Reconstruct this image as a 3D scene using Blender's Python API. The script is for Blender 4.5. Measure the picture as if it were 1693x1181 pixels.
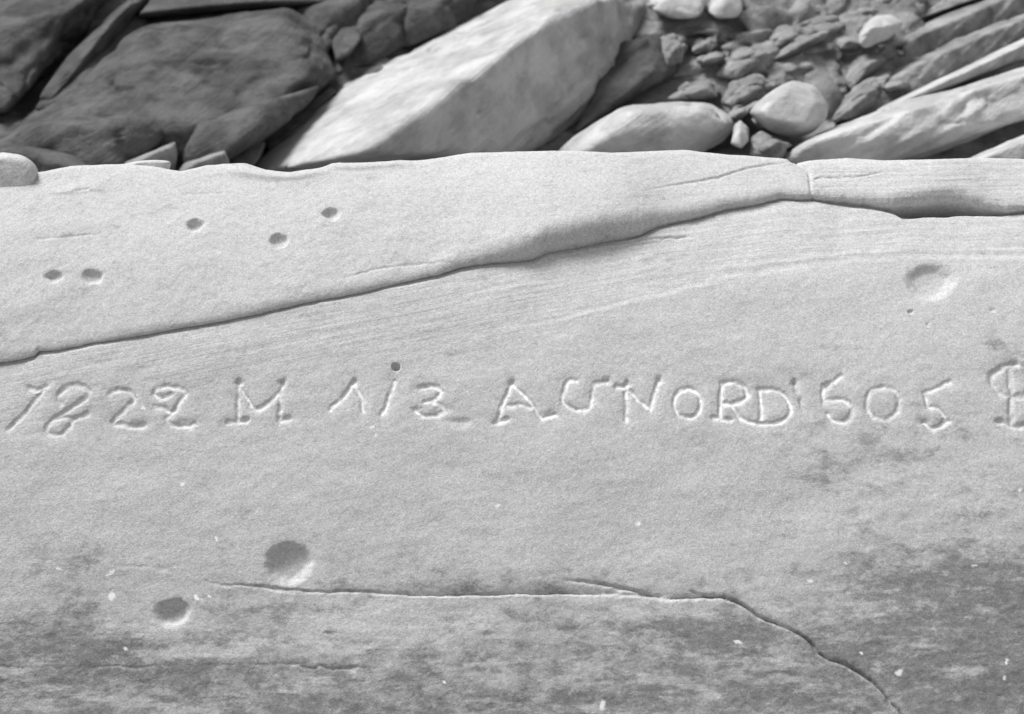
import bpy, bmesh, math
import numpy as np
from mathutils import Vector

scene = bpy.context.scene
for o in list(bpy.data.objects):
    bpy.data.objects.remove(o, do_unlink=True)
col = scene.collection

# ------------------------------------------------------------------ camera
CAM = np.array([0.0, -3.0, 0.215])
PITCH = math.radians(12.0)
TANH = 0.36                         # tan of half the horizontal view angle
W0, H0 = 1693.0, 1181.0             # size of the photograph used for the layout measurements
FPX = W0 / 2 / TANH
cam_d = bpy.data.cameras.new('camera')
cam = bpy.data.objects.new('camera', cam_d)
col.objects.link(cam)
cam.location = CAM
cam.rotation_euler = (math.pi / 2 - PITCH, 0, 0)
cam_d.sensor_width = 36.0
cam_d.lens = 18.0 / TANH
cam_d.clip_start = 0.05
cam_d.clip_end = 2000
cam_d.dof.use_dof = True
cam_d.dof.focus_distance = 2.75
cam_d.dof.aperture_fstop = 3.8
scene.camera = cam

# ------------------------------------------------------------------ light
SUN = Vector((-0.50, 0.10, 0.92)).normalized()
elev = math.asin(SUN.z)
world = bpy.data.worlds.new('World')
scene.world = world
world.use_nodes = True
nt = world.node_tree
sky = nt.nodes.new('ShaderNodeTexSky')
sky.sky_type = 'NISHITA'
sky.sun_disc = False
sky.sun_elevation = elev
sky.sun_rotation = math.atan2(SUN.x, SUN.y)
bw = nt.nodes.new('ShaderNodeRGBToBW')          # black-and-white plate
bg = nt.nodes['Background']
nt.links.new(sky.outputs[0], bw.inputs[0])
nt.links.new(bw.outputs[0], bg.inputs[0])
bg.inputs[1].default_value = 0.065
sun_d = bpy.data.lights.new('sun', 'SUN')
sun_d.energy = 1.5
sun_d.angle = math.radians(22)
sun_d.color = (1, 1, 1)
sun = bpy.data.objects.new('sun', sun_d)
col.objects.link(sun)
sun.rotation_euler = SUN.to_track_quat('Z', 'Y').to_euler()
vs = scene.view_settings
vs.view_transform = 'Standard'
vs.look = 'None'
vs.gamma = 1.0
vs.exposure = 1.6
vs.use_curve_mapping = False

# ------------------------------------------------------------------ numpy noise
def _hash(ix, iy, iz, seed):
    h = (ix.astype(np.int64) * 374761393 + iy.astype(np.int64) * 668265263 + iz.astype(np.int64) * 2147483647 + seed * 144665) & 0xffffffff
    h = ((h ^ (h >> 13)) * 1274126177) & 0xffffffff
    h = ((h ^ (h >> 16)) * 2246822519) & 0xffffffff
    return ((h ^ (h >> 15)) & 0xffff).astype(np.float32) / 32767.5 - 1.0

def noise2(x, y, seed=0):
    """smooth value noise in -1..1"""
    x, y = np.broadcast_arrays(np.asarray(x, np.float64), np.asarray(y, np.float64))
    ix, iy = np.floor(x), np.floor(y)
    fx, fy = (x - ix).astype(np.float32), (y - iy).astype(np.float32)
    fx = fx * fx * fx * (fx * (fx * 6 - 15) + 10)
    fy = fy * fy * fy * (fy * (fy * 6 - 15) + 10)
    z = np.zeros_like(ix)
    a = _hash(ix, iy, z, seed); b = _hash(ix + 1, iy, z, seed)
    c = _hash(ix, iy + 1, z, seed); d = _hash(ix + 1, iy + 1, z, seed)
    return (a + (b - a) * fx) + ((c + (d - c) * fx) - (a + (b - a) * fx)) * fy

def fbm2(x, y, octv=4, seed=0, gain=0.5):
    s, a, t = 0, 1.0, 0
    for i in range(octv):
        s = s + a * noise2(x * 2.03 ** i + 17.1 * i, y * 2.03 ** i - 9.7 * i, seed + i)
        t += a; a *= gain
    return s / t

def noise3(p, seed=0):
    x, y, z = p[:, 0], p[:, 1], p[:, 2]
    ix, iy, iz = np.floor(x), np.floor(y), np.floor(z)
    f = [x - ix, y - iy, z - iz]
    f = [q * q * q * (q * (q * 6 - 15) + 10) for q in f]
    r = 0
    for i in (0, 1):
        for j in (0, 1):
            for k in (0, 1):
                w = (f[0] if i else 1 - f[0]) * (f[1] if j else 1 - f[1]) * (f[2] if k else 1 - f[2])
                r = r + w * _hash(ix + i, iy + j, iz + k, seed)
    return r

def fbm3(p, octv=4, seed=0, gain=0.5):
    s, a, t = 0, 1.0, 0
    for i in range(octv):
        s = s + a * noise3(p * 2.03 ** i + 11.3 * i, seed + i)
        t += a; a *= gain
    return s / t

def sstep(a, b, x):
    t = np.clip((x - a) / (b - a), 0, 1)
    return t * t * (3 - 2 * t)

def interp(pts, x):
    p = np.array(pts, float)
    return np.interp(x, p[:, 0], p[:, 1])

# ------------------------------------------------------------------ materials
def sandstone(name, base, grain=0.10, bump=0.35, lam=0.10, broad=0.10, patina=0.45, pit=0.0, weather=None, coarse=1.0):
    """Grey sandstone; colours only, on the geometry. Reads the per-vertex maps where the mesh has them:
    bed (height in the bedding), patina (lichen film), chalk (scratched pale line), fleck (white lichen)."""
    m = bpy.data.materials.new(name)
    m.use_nodes = True
    t = m.node_tree; N = t.nodes; L = t.links
    bs = N['Principled BSDF']
    bs.inputs['Roughness'].default_value = 0.95
    bs.inputs['Specular IOR Level'].default_value = 0.15
    tc = N.new('ShaderNodeTexCoord')
    def nz(scale, detail, rough=0.6, vec=None):
        n = N.new('ShaderNodeTexNoise'); n.inputs['Scale'].default_value = scale
        n.inputs['Detail'].default_value = detail; n.inputs['Roughness'].default_value = rough
        L.new(vec or tc.outputs['Object'], n.inputs['Vector']); return n.outputs['Fac']
    def mth(op, a, b=None, c=None, clamp=False):
        n = N.new('ShaderNodeMath'); n.operation = op; n.use_clamp = clamp
        for i, v in enumerate((a, b, c)):
            if v is None: continue
            if isinstance(v, (int, float)): n.inputs[i].default_value = v
            else: L.new(v, n.inputs[i])
        return n.outputs[0]
    def mapr(v, a, b, c, d):
        n = N.new('ShaderNodeMapRange'); n.interpolation_type = 'SMOOTHSTEP'
        L.new(v, n.inputs[0])
        for i, q in enumerate((a, b, c, d)): n.inputs[i + 1].default_value = q
        return n.outputs[0]
    def attr(nm):
        n = N.new('ShaderNodeAttribute'); n.attribute_name = nm; return n.outputs['Fac']
    g1 = nz(400 / coarse, 3, 0.7)
    vo = N.new('ShaderNodeTexVoronoi'); vo.inputs['Scale'].default_value = 430 / coarse; L.new(tc.outputs['Object'], vo.inputs['Vector'])
    vs_ = N.new('ShaderNodeSeparateColor'); L.new(vo.outputs['Color'], vs_.inputs[0]); vg = vs_.outputs[0]
    g2 = nz(120 / coarse, 4, 0.65)
    b1 = nz(5 / coarse, 5, 0.6)
    b2 = nz(22 / coarse, 4, 0.6)
    sep = N.new('ShaderNodeSeparateXYZ'); L.new(tc.outputs['Object'], sep.inputs[0])
    cmb = N.new('ShaderNodeCombineXYZ')
    bed = attr('bed')
    L.new(mth('MULTIPLY', bed, 130.0), cmb.inputs[0])
    L.new(mth('MULTIPLY', sep.outputs[0], 3.2), cmb.inputs[1])
    lm = nz(1.0, 5, 0.65, cmb.outputs[0])
    v = mth('MULTIPLY_ADD', mth('SUBTRACT', g1, 0.5), grain * 2.2, 1.0)
    v = mth('MULTIPLY_ADD', mth('SUBTRACT', g2, 0.5), grain * 1.3, v)
    v = mth('MULTIPLY_ADD', mth('SUBTRACT', vg, 0.5), grain * 0.8, v)
    v = mth('MULTIPLY_ADD', mth('SUBTRACT', b1, 0.5), broad * 2, v)
    v = mth('MULTIPLY_ADD', mth('SUBTRACT', b2, 0.5), broad, v)
    v = mth('MULTIPLY_ADD', mth('MULTIPLY', mth('SUBTRACT', lm, 0.5), attr('lamina')), lam * 2.6, v)
    v = mth('MULTIPLY', v, base)
    # patina: patches of dark film whose density follows the map
    pv = N.new('ShaderNodeMapping'); pv.inputs['Scale'].default_value = (1.0, 1.7, 1.7)
    L.new(tc.outputs['Object'], pv.inputs[0])
    pn = nz(15 / coarse, 10, 0.74, pv.outputs[0])
    pa = attr('patina')
    pm = mapr(mth('MULTIPLY_ADD', mth('SUBTRACT', pn, 0.5), 2.1, mth('SUBTRACT', pa, 0.44)), -0.26, 0.24, 0, 1)
    pn2 = nz(60 / coarse, 4, 0.65, pv.outputs[0])
    pm = mth('MULTIPLY', pm, mapr(pn2, 0.22, 0.62, 0.55, 1.0))
    v = mth('MULTIPLY', v, mth('MULTIPLY_ADD', pm, -patina, 1.0))
    v = mth('MULTIPLY', v, mapr(pa, 0.10, 0.75, 1.0, 0.80))
    # white lichen inside the patina
    wl = nz(26 / coarse, 7, 0.7, pv.outputs[0])
    wm = mth('MULTIPLY', mapr(wl, 0.56, 0.66, 0, 1), mapr(pa, 0.25, 0.6, 0, 1))
    v = mth('ADD', v, mth('MULTIPLY', wm, base * 0.30))
    if weather:
        wn = nz(weather[0], 7, 0.62)
        v = mth('MULTIPLY', v, mapr(wn, 0.38, 0.62, weather[1], 1.0))
    ch = mth('MINIMUM', mth('MULTIPLY', attr('chalk'), mapr(g2, 0.30, 0.48, 0.5, 1)), 1.0)
    mix = N.new('ShaderNodeMix'); mix.data_type = 'FLOAT'
    L.new(ch, mix.inputs[0]); L.new(v, mix.inputs[2]); mix.inputs[3].default_value = 0.85
    mx2 = N.new('ShaderNodeMix'); mx2.data_type = 'FLOAT'
    L.new(attr('fleck'), mx2.inputs[0]); L.new(mix.outputs[0], mx2.inputs[2]); mx2.inputs[3].default_value = 0.85
    cc = N.new('ShaderNodeCombineColor')
    for i in range(3): L.new(mx2.outputs[0], cc.inputs[i])
    L.new(cc.outputs[0], bs.inputs['Base Color'])
    hh = mth('MULTIPLY_ADD', g1, 0.75, mth('MULTIPLY', g2, 0.3 if coarse < 1.5 else 0.9))
    hh = mth('MULTIPLY_ADD', mth('MULTIPLY', lm, attr('lamina')), 1.2, hh)
    if pit:
        hh = mth('MULTIPLY_ADD', b2, pit, hh)
    bp = N.new('ShaderNodeBump'); bp.inputs['Strength'].default_value = bump
    bp.inputs['Distance'].default_value = 0.004 * coarse
    L.new(hh, bp.inputs['Height']); L.new(bp.outputs[0], bs.inputs['Normal'])
    return m

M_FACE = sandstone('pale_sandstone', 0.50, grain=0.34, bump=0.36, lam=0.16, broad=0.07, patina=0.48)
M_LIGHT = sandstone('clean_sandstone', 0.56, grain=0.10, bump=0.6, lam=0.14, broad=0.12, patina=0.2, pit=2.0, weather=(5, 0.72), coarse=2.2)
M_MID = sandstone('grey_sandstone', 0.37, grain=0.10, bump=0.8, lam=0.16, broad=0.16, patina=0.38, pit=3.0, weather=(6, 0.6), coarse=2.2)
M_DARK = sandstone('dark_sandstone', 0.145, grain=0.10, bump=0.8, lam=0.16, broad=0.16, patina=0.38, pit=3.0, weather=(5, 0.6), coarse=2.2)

# ------------------------------------------------------------------ projection helper (layout only)
CP, SP = math.cos(PITCH), math.sin(PITCH)
FWD = np.array([0, CP, -SP]); UP = np.array([0, SP, CP])

def project(P):
    d = P - CAM
    f = d[..., 1] * CP - d[..., 2] * SP
    u = d[..., 1] * SP + d[..., 2] * CP
    return W0 / 2 + FPX * d[..., 0] / f, H0 / 2 - FPX * u / f

def ray(px, py):
    return np.array([(px - W0 / 2) / FPX, 0, 0]) + FWD + UP * (H0 / 2 - py) / FPX

# ------------------------------------------------------------------ mesh helpers
def tag(o, label=None, cat=None, group=None, kind=None):
    if label: o['label'] = label
    if cat: o['category'] = cat
    if group: o['group'] = group
    if kind: o['kind'] = kind
    return o

def make_mesh(name, V, F, mat, attrs=None, normals=None, parent=None):
    F = np.asarray(F, np.int32); k = F.shape[1]
    me = bpy.data.meshes.new(name)
    me.vertices.add(len(V)); me.vertices.foreach_set('co', np.ascontiguousarray(V, np.float32).ravel())
    me.loops.add(F.size); me.loops.foreach_set('vertex_index', F.ravel())
    me.polygons.add(len(F))
    me.polygons.foreach_set('loop_start', np.arange(0, F.size, k, dtype=np.int32))
    me.update(calc_edges=True)
    me.polygons.foreach_set('use_smooth', np.ones(len(F), bool))
    for nm, a in (attrs or {}).items():
        at = me.attributes.new(nm, 'FLOAT', 'POINT')
        at.data.foreach_set('value', np.ascontiguousarray(a, np.float32))
    if normals is not None:
        me.normals_split_custom_set_from_vertices(np.ascontiguousarray(normals, np.float32).tolist() if len(normals) < 5 else normals.astype(np.float32))
    me.materials.append(mat)
    me.update()
    o = bpy.data.objects.new(name, me)
    col.objects.link(o)
    if parent: o.parent = parent
    return o

def grid_normals(P):
    a = np.gradient(P, axis=1); b = np.gradient(P, axis=0)
    n = np.cross(b, a)
    return n / np.maximum(np.linalg.norm(n, axis=-1, keepdims=True), 1e-12)

def split_grid(P, attrs, ids, spec, mat):
    """one surface, cut along its features: every id becomes an object of its own"""
    R, C = P.shape[:2]
    Nn = grid_normals(P).reshape(-1, 3)
    V = P.reshape(-1, 3)
    idx = np.arange(R * C, dtype=np.int32).reshape(R, C)
    Q = np.stack([idx[:-1, :-1], idx[1:, :-1], idx[1:, 1:], idx[:-1, 1:]], -1).reshape(-1, 4)
    # orientation: make sure faces look along the grid normals
    fid = ids.reshape(-1)
    out = {}
    for k, (name, parent, label) in spec.items():
        q = Q[fid == k]
        if not len(q): continue
        used, inv = np.unique(q.ravel(), return_inverse=True)
        par = out.get(parent, parent)
        o = make_mesh(name, V[used], inv.reshape(-1, 4), mat, {n: a.reshape(-1)[used] for n, a in attrs.items()}, Nn[used], par)
        if label: o['label'] = label
        out[k] = o
    return out

def poly_dist(px, py, pts, pad=30, closed=False):
    """distance in layout units to a polyline (inf outside its neighbourhood)"""
    pts = np.array(pts, float)
    if closed: pts = np.vstack([pts, pts[:1]])
    D = np.full(px.shape, 1e3, np.float32)
    m = (px > pts[:, 0].min() - pad) & (px < pts[:, 0].max() + pad) & (py > pts[:, 1].min() - pad) & (py < pts[:, 1].max() + pad)
    if not m.any(): return D
    x, y = px[m], py[m]
    d = np.full(x.shape, 1e3)
    for a, b in zip(pts[:-1], pts[1:]):
        ab = b - a
        t = np.clip(((x - a[0]) * ab[0] + (y - a[1]) * ab[1]) / max(ab @ ab, 1e-9), 0, 1)
        d = np.minimum(d, np.hypot(x - a[0] - t * ab[0], y - a[1] - t * ab[1]))
    D[m] = d
    return D

def ell(cx, cy, rx, ry, n=28, rot=0):
    a = np.linspace(0, 2 * math.pi, n + 1)
    x, y = rx * np.cos(a), ry * np.sin(a)
    return np.stack([cx + x * math.cos(rot) - y * math.sin(rot), cy + x * math.sin(rot) + y * math.cos(rot)], 1)

def smooth_poly(pts, n=4):
    """Catmull-Rom through the points"""
    p = np.array(pts, float)
    if len(p) < 3: return p
    q = np.vstack([2 * p[0] - p[1], p, 2 * p[-1] - p[-2]])
    r = []
    for i in range(1, len(q) - 2):
        for t in np.arange(n) / n:
            r.append(0.5 * ((2 * q[i]) + (q[i + 1] - q[i - 1]) * t + (2 * q[i - 1] - 5 * q[i] + 4 * q[i + 1] - q[i + 2]) * t * t + (3 * q[i] - q[i - 1] - 3 * q[i + 1] + q[i + 2]) * t ** 3))
    r.append(p[-1])
    return np.array(r)

# ------------------------------------------------------------------ profile of the outcrop's face (section through the rock)
VV = np.linspace(-0.35, 1.9, 4501)
TH = np.radians(interp([(-0.35, 26), (0, 30), (0.2, 40), (0.45, 53), (0.8, 60), (1.2, 66), (1.9, 74)], VV))
dv = VV[1] - VV[0]
YY = -np.cumsum(np.cos(TH)) * dv; ZZ = -np.cumsum(np.sin(TH)) * dv
i0 = np.argmin(abs(VV)); YY -= YY[i0]; ZZ -= ZZ[i0]
_, PYV = project(np.stack([0 * YY, YY, ZZ], -1))
def prof(v):
    y = np.interp(v, VV, YY); z = np.interp(v, VV, ZZ); th = np.interp(v, VV, TH)
    return y, z, th
def v_of_py(py): return np.interp(py, PYV, VV)
def depth_of_v(v):
    y, z, _ = prof(v)
    return (y - CAM[1]) * CP - (z - CAM[2]) * SP
MM = 0.00127          # metres to one layout unit on the face

# columns: fine where the carved face is, wide beyond it
STEP = 0.0019
UC = np.concatenate([-np.geomspace(4.2, 1.16, 50)[:-1], np.arange(-1.16, 1.16, STEP), np.geomspace(1.16, 4.2, 50)])
NC = len(UC)

LEDGE = [(-900, 640), (-300, 622), (0, 601), (40, 596), (58, 591), (66, 583), (100, 580), (200, 562), (300, 545), (400, 526), (500, 503), (570, 491), (640, 475), (720, 459), (760, 446), (800, 440), (880, 430), (905, 418), (960, 408), (1040, 392), (1060, 388), (1090, 374), (1150, 360), (1200, 346), (1250, 337), (1290, 328), (1340, 329), (1400, 336), (1440, 343), (1480, 351), (1492, 357), (1540, 354), (1600, 351), (1650, 353), (1693, 350), (1900, 352), (2600, 372)]
LEDGE_UP = [p for p in LEDGE if p[0] < 1400] + [(1400, 335), (1440, 341), (1475, 347), (1520, 341), (1560, 338), (1600, 341), (1640, 350), (1665, 353), (1693, 349), (1900, 350), (2600, 370)]
ROLL = [(-900, 9), (0, 10), (50, 9), (150, 8), (400, 10), (640, 11), (700, 11), (760, 18), (880, 29), (1000, 33), (1050, 29), (1100, 16), (1250, 12), (1330, 10), (1400, 11), (1440, 15), (1480, 19), (1560, 25), (1610, 22), (1650, 14), (1700, 13), (2600, 13)]
CREST = [(-900, 300), (-100, 292), (40, 289), (62, 285), (75, 284), (120, 276), (180, 272), (215, 270), (250, 274), (284, 281), (300, 282), (340, 272), (370, 270), (405, 271), (440, 283), (480, 288), (520, 281), (550, 273), (640, 270), (700, 264), (780, 253), (860, 250), (945, 249), (1010, 254), (1130, 251), (1200, 259), (1300, 266), (1310, 271), (1340, 268), (1400, 263), (1460, 266), (1600, 262), (1693, 262), (2000, 268), (2600, 280)]

outcrop = bpy.data.objects.new('sandstone_outcrop', None)
col.objects.link(outcrop)
outcrop.location = (0, 0, 0)
tag(outcrop, 'pale sandstone outcrop with a carved line of letters and numerals across its face', 'rock')

def col_px(u, py_guess, curve, it=4):
    """layout column of a grid column where it meets a curve"""
    py = np.full(u.shape, py_guess, float)
    for _ in range(it):
        px = W0 / 2 + FPX * u / depth_of_v(v_of_py(py))
        py = interp(curve, px)
    return px, py

def interp_s(pts, x, w=45.0):
    """interp with its corners rounded off"""
    k = np.linspace(-2, 2, 9); g = np.exp(-k * k); g /= g.sum()
    return sum(gi * interp(pts, x + ki * w) for gi, ki in zip(g, k))

def bed_lower(px, py):
    f = interp([(-1500, 880), (100, 582), (500, 500), (880, 425), (1100, 385), (1300, 362), (1500, 350), (2200, 352)], px)
    return (py - f) / 1000

# ---------------- carved inscription
LET = [
 ('carved_numeral', 'worn carved numeral 1 that opens the date', 0.22, 6, [[(50, 643), (63, 645), (77, 640)], [(71, 648), (45, 680), (14, 711)]]),
 ('carved_numeral', 'worn carved numeral 8 with open upper loop', 0.2, 6, [[(148, 648), (135, 638), (111, 641), (97, 655), (101, 668)], [(143, 658), (120, 674), (88, 695), (77, 710), (84, 718), (101, 717), (116, 706), (118, 695), (106, 690), (90, 694)], [(118, 695), (145, 684)]]),
 ('carved_numeral', 'carved numeral 2 with dark pocket in its foot', 0.32, 6, [[(182, 652), (189, 647), (205, 644), (217, 649), (222, 659), (215, 668), (202, 681), (186, 697), (202, 701), (229, 705), (237, 700)]]),
 ('carved_numeral', 'last carved numeral of the date, looped at the top', 0.55, 6, [[(283, 651), (266, 657), (254, 652), (258, 644), (269, 640), (290, 640), (303, 645), (305, 653), (296, 669), (286, 681), (276, 694), (286, 701), (310, 705), (321, 700)], [(256, 673), (269, 674), (279, 680)]]),
 ('carved_letter', 'carved capital M with serifs at its feet', 0.45, 6, [[(396, 632), (394, 660), (392, 693)], [(377, 698), (392, 696), (408, 694)], [(399, 645), (408, 660), (424, 677), (445, 664), (462, 650)], [(467, 634), (464, 665), (461, 693)], [(461, 696), (478, 691)]]),
 ('carved_letter', 'carved capital A without a crossbar', 0.6, 6, [[(586, 631), (571, 652), (546, 677)], [(586, 634), (596, 655), (600, 679)]]),
 ('carved_letter', 'carved slanting stroke under a small drilled hole', 0.6, 6, [[(652, 632), (642, 660), (632, 684)]]),
 ('carved_numeral', 'carved numeral 3 with a deep dark lower bowl', 0.7, 6, [[(694, 641), (712, 637), (727, 644), (727, 653), (716, 661), (702, 664)], [(714, 664), (731, 671), (734, 679), (716, 687), (699, 686), (685, 678)]]),
 ('carved_letter', 'carved capital A with a crossbar', 1.0, 6, [[(847, 632), (837, 655), (822, 697)], [(848, 637), (872, 659), (897, 692)], [(840, 671), (858, 669), (877, 673)], [(818, 698), (838, 693)], [(897, 692), (918, 686)]]),
 ('carved_letter', 'carved capital U with a serif on its right arm', 0.9, 6, [[(953, 631), (938, 632), (930, 661), (944, 675), (962, 678), (978, 669), (982, 634)], [(982, 634), (1004, 632)]]),
 ('carved_letter', 'carved capital N', 0.95, 6, [[(1037, 632), (1036, 660), (1036, 694)], [(1020, 638), (1037, 640)], [(1040, 644), (1056, 661), (1076, 677)], [(1077, 675), (1083, 650), (1089, 629)]]),
 ('carved_letter', 'carved capital O between N and R', 0.8, 5.5, [ell(1137, 666, 22, 24)]),
 ('carved_letter', 'carved capital R joined at the foot to the D', 0.95, 6, [[(1194, 634), (1192, 665), (1192, 693)], [(1194, 634), (1214, 631), (1230, 638), (1237, 652), (1230, 662), (1214, 666), (1194, 667)], [(1212, 670), (1223, 688), (1237, 697)], [(1180, 690), (1208, 694)]]),
 ('carved_letter', 'carved capital D', 0.85, 6, [[(1256, 642), (1259, 665), (1260, 690)], [(1256, 643), (1280, 644), (1299, 653), (1308, 670), (1305, 686), (1291, 697), (1267, 700), (1241, 697)]]),
 ('carved_mark', 'faint carved upright stroke after the letter D', 0.0, 5, [[(1314, 629), (1320, 650), (1329, 675)]]),
 ('carved_numeral', 'carved numeral 5 right after the letter D', 0.75, 6, [[(1362, 637), (1379, 631), (1390, 621)], [(1363, 640), (1364, 656)], [(1364, 663), (1376, 660), (1392, 661), (1405, 669), (1410, 681), (1402, 693), (1389, 698), (1376, 693), (1369, 684)]]),
 ('carved_numeral', 'carved numeral 0 between the two fives', 0.45, 6, [ell(1460, 667, 27, 26)]),
 ('carved_numeral', 'carved numeral 5 with a narrow lower bowl', 0.55, 6, [[(1529, 650), (1546, 645), (1569, 633)], [(1530, 652), (1533, 670)], [(1535, 673), (1553, 680), (1562, 692), (1556, 705), (1541, 709), (1527, 698)], [(1562, 697), (1567, 697)]]),
 ('carved_letter', 'dark carved looped letter at the end of the line', 0.15, 7, [[(1674, 604), (1652, 611), (1636, 624), (1642, 638), (1656, 653), (1671, 655)], [(1668, 611), (1670, 655), (1671, 703)], [(1674, 604), (1693, 609), (1706, 630), (1693, 655), (1671, 656)], [(1650, 698), (1671, 706), (1698, 704)]]),
]
CHISEL = [(396, 632, 6), (467, 634, 6), (586, 630, 6), (847, 631, 7), (1089, 627, 6), (1037, 632, 5), (1005, 630, 6), (1315, 630, 6), (229, 701, 7), (303, 699, 8), (690, 677, 6), (727, 677, 7), (1528, 697, 6), (1565, 697, 4), (1369, 636, 6), (1677, 601, 6), (1655, 698, 6), (830, 694, 5), (910, 684, 6), (400, 693, 6), (470, 690, 6)]

# pits: cx, cy, rx, ry, depth(m), softness, label
PITS_LOW = [
 (1540, 463, 40, 25, 0.0115, 0.85, 'broad shallow pit with a lit lower lip near the right edge'),
 (655, 606, 7, 6, 0.010, 0.5, 'small round drilled hole above the inscription'),
 (477, 925, 38, 31, 0.0185, 0.85, 'large round pit below the date'),
 (285, 1009, 28, 20, 0.015, 0.85, 'smaller half-round pit at lower left'),
 (760, 697, 26, 8, 0.0035, 0.95, None), (1505, 517, 5, 4, 0.003, 0.6, None), (1640, 514, 6, 4, 0.002, 0.95, None), (1534, 537, 4, 4, 0.002, 0.95, None),
 (545, 1047, 12, 5, 0.002, 0.95, None), (272, 942, 16, 5, 0.0012, 0.95, None),
]
PITS_UP = [
 (89, 456, 14, 10, 0.011, 0.75, 'left one of the two pits side by side'), (154, 457, 17, 11, 0.011, 0.8, 'right one of the two pits side by side'),
 (323, 371, 14, 10, 0.013, 0.7, 'lone round pit under the crest, nearest the pair'), (462, 396, 16, 11, 0.012, 0.75, 'lowest and widest of the three spread pits'), (548, 353, 14, 10, 0.012, 0.75, 'highest and rightmost of the three spread pits'),
]

def add_pits(px, py, h, ids, pits, base_id, spec, parent, face=True):
    jx = 1.5 * noise2(px / 9, py / 9, 71); jy = 1.5 * noise2(px / 9, py / 9, 72)
    qc = ids.shape
    for i, (cx, cy, rx, ry, dep, soft, lab) in enumerate(pits):
        m = (abs(px - cx) < rx * 2.3) & (abs(py - cy) < ry * 2.9) & face
        if not m.any(): continue
        x = (px[m] + jx[m] - cx) / rx; y = (py[m] + jy[m] - cy) / ry
        # the upper wall is steep, the lower one runs out
        r = np.hypot(x, y * np.where(y > 0, 0.74 if (soft > 0.8 and rx > 20) else 0.85, 1.12))
        rq = np.maximum(r, 1e-3)
        r = r * (1 + 0.05 * noise2(x / rq * 1.3 + 7 * i, y / rq * 1.3 + 3 * i, 5))
        wall = (1 - sstep(0.0, 1.25, r)) if soft > 0.9 else (np.clip(1 - (r / 1.06) ** 3, 0, 1) ** 0.6 * (1 - sstep(0.90, 1.10, r)) if rx < 10 else (0.75 if rx > 20 else 0.5) * (1 - sstep(0.55, 1.15, r)) + (0.25 if rx > 20 else 0.5) * (1 - sstep(0.0, 1.3, r)))
        lip = 0.0
        h[m] -= dep * wall + 0.10 * dep * np.exp(-(r / 1.25) ** 4)
        if lab:
            k = base_id + i
            q = np.zeros(px.shape, bool); q[m] = r < 1.12
            ids[q[:-1, :-1]] = k
            spec[k] = ('pit', parent, lab)

def crack(px, py, h, pts, w, depth, jit=2.0, seed=3, step=0.0, stepw=6.0):
    pts = smooth_poly(pts)
    wx = px + jit * fbm2(px / 14, py / 14, 3, seed); wy = py + jit * fbm2(px / 14, py / 14, 3, seed + 9)
    d = poly_dist(wx, wy, pts, 40)
    # taper towards both ends
    x0, x1 = pts[:, 0].min(), pts[:, 0].max()
    e = np.clip(np.minimum(px - x0, x1 - px) / (0.18 * (x1 - x0)), 0, 1) ** 0.6
    h -= depth * e * np.exp(-(d / w) ** 2)

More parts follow.
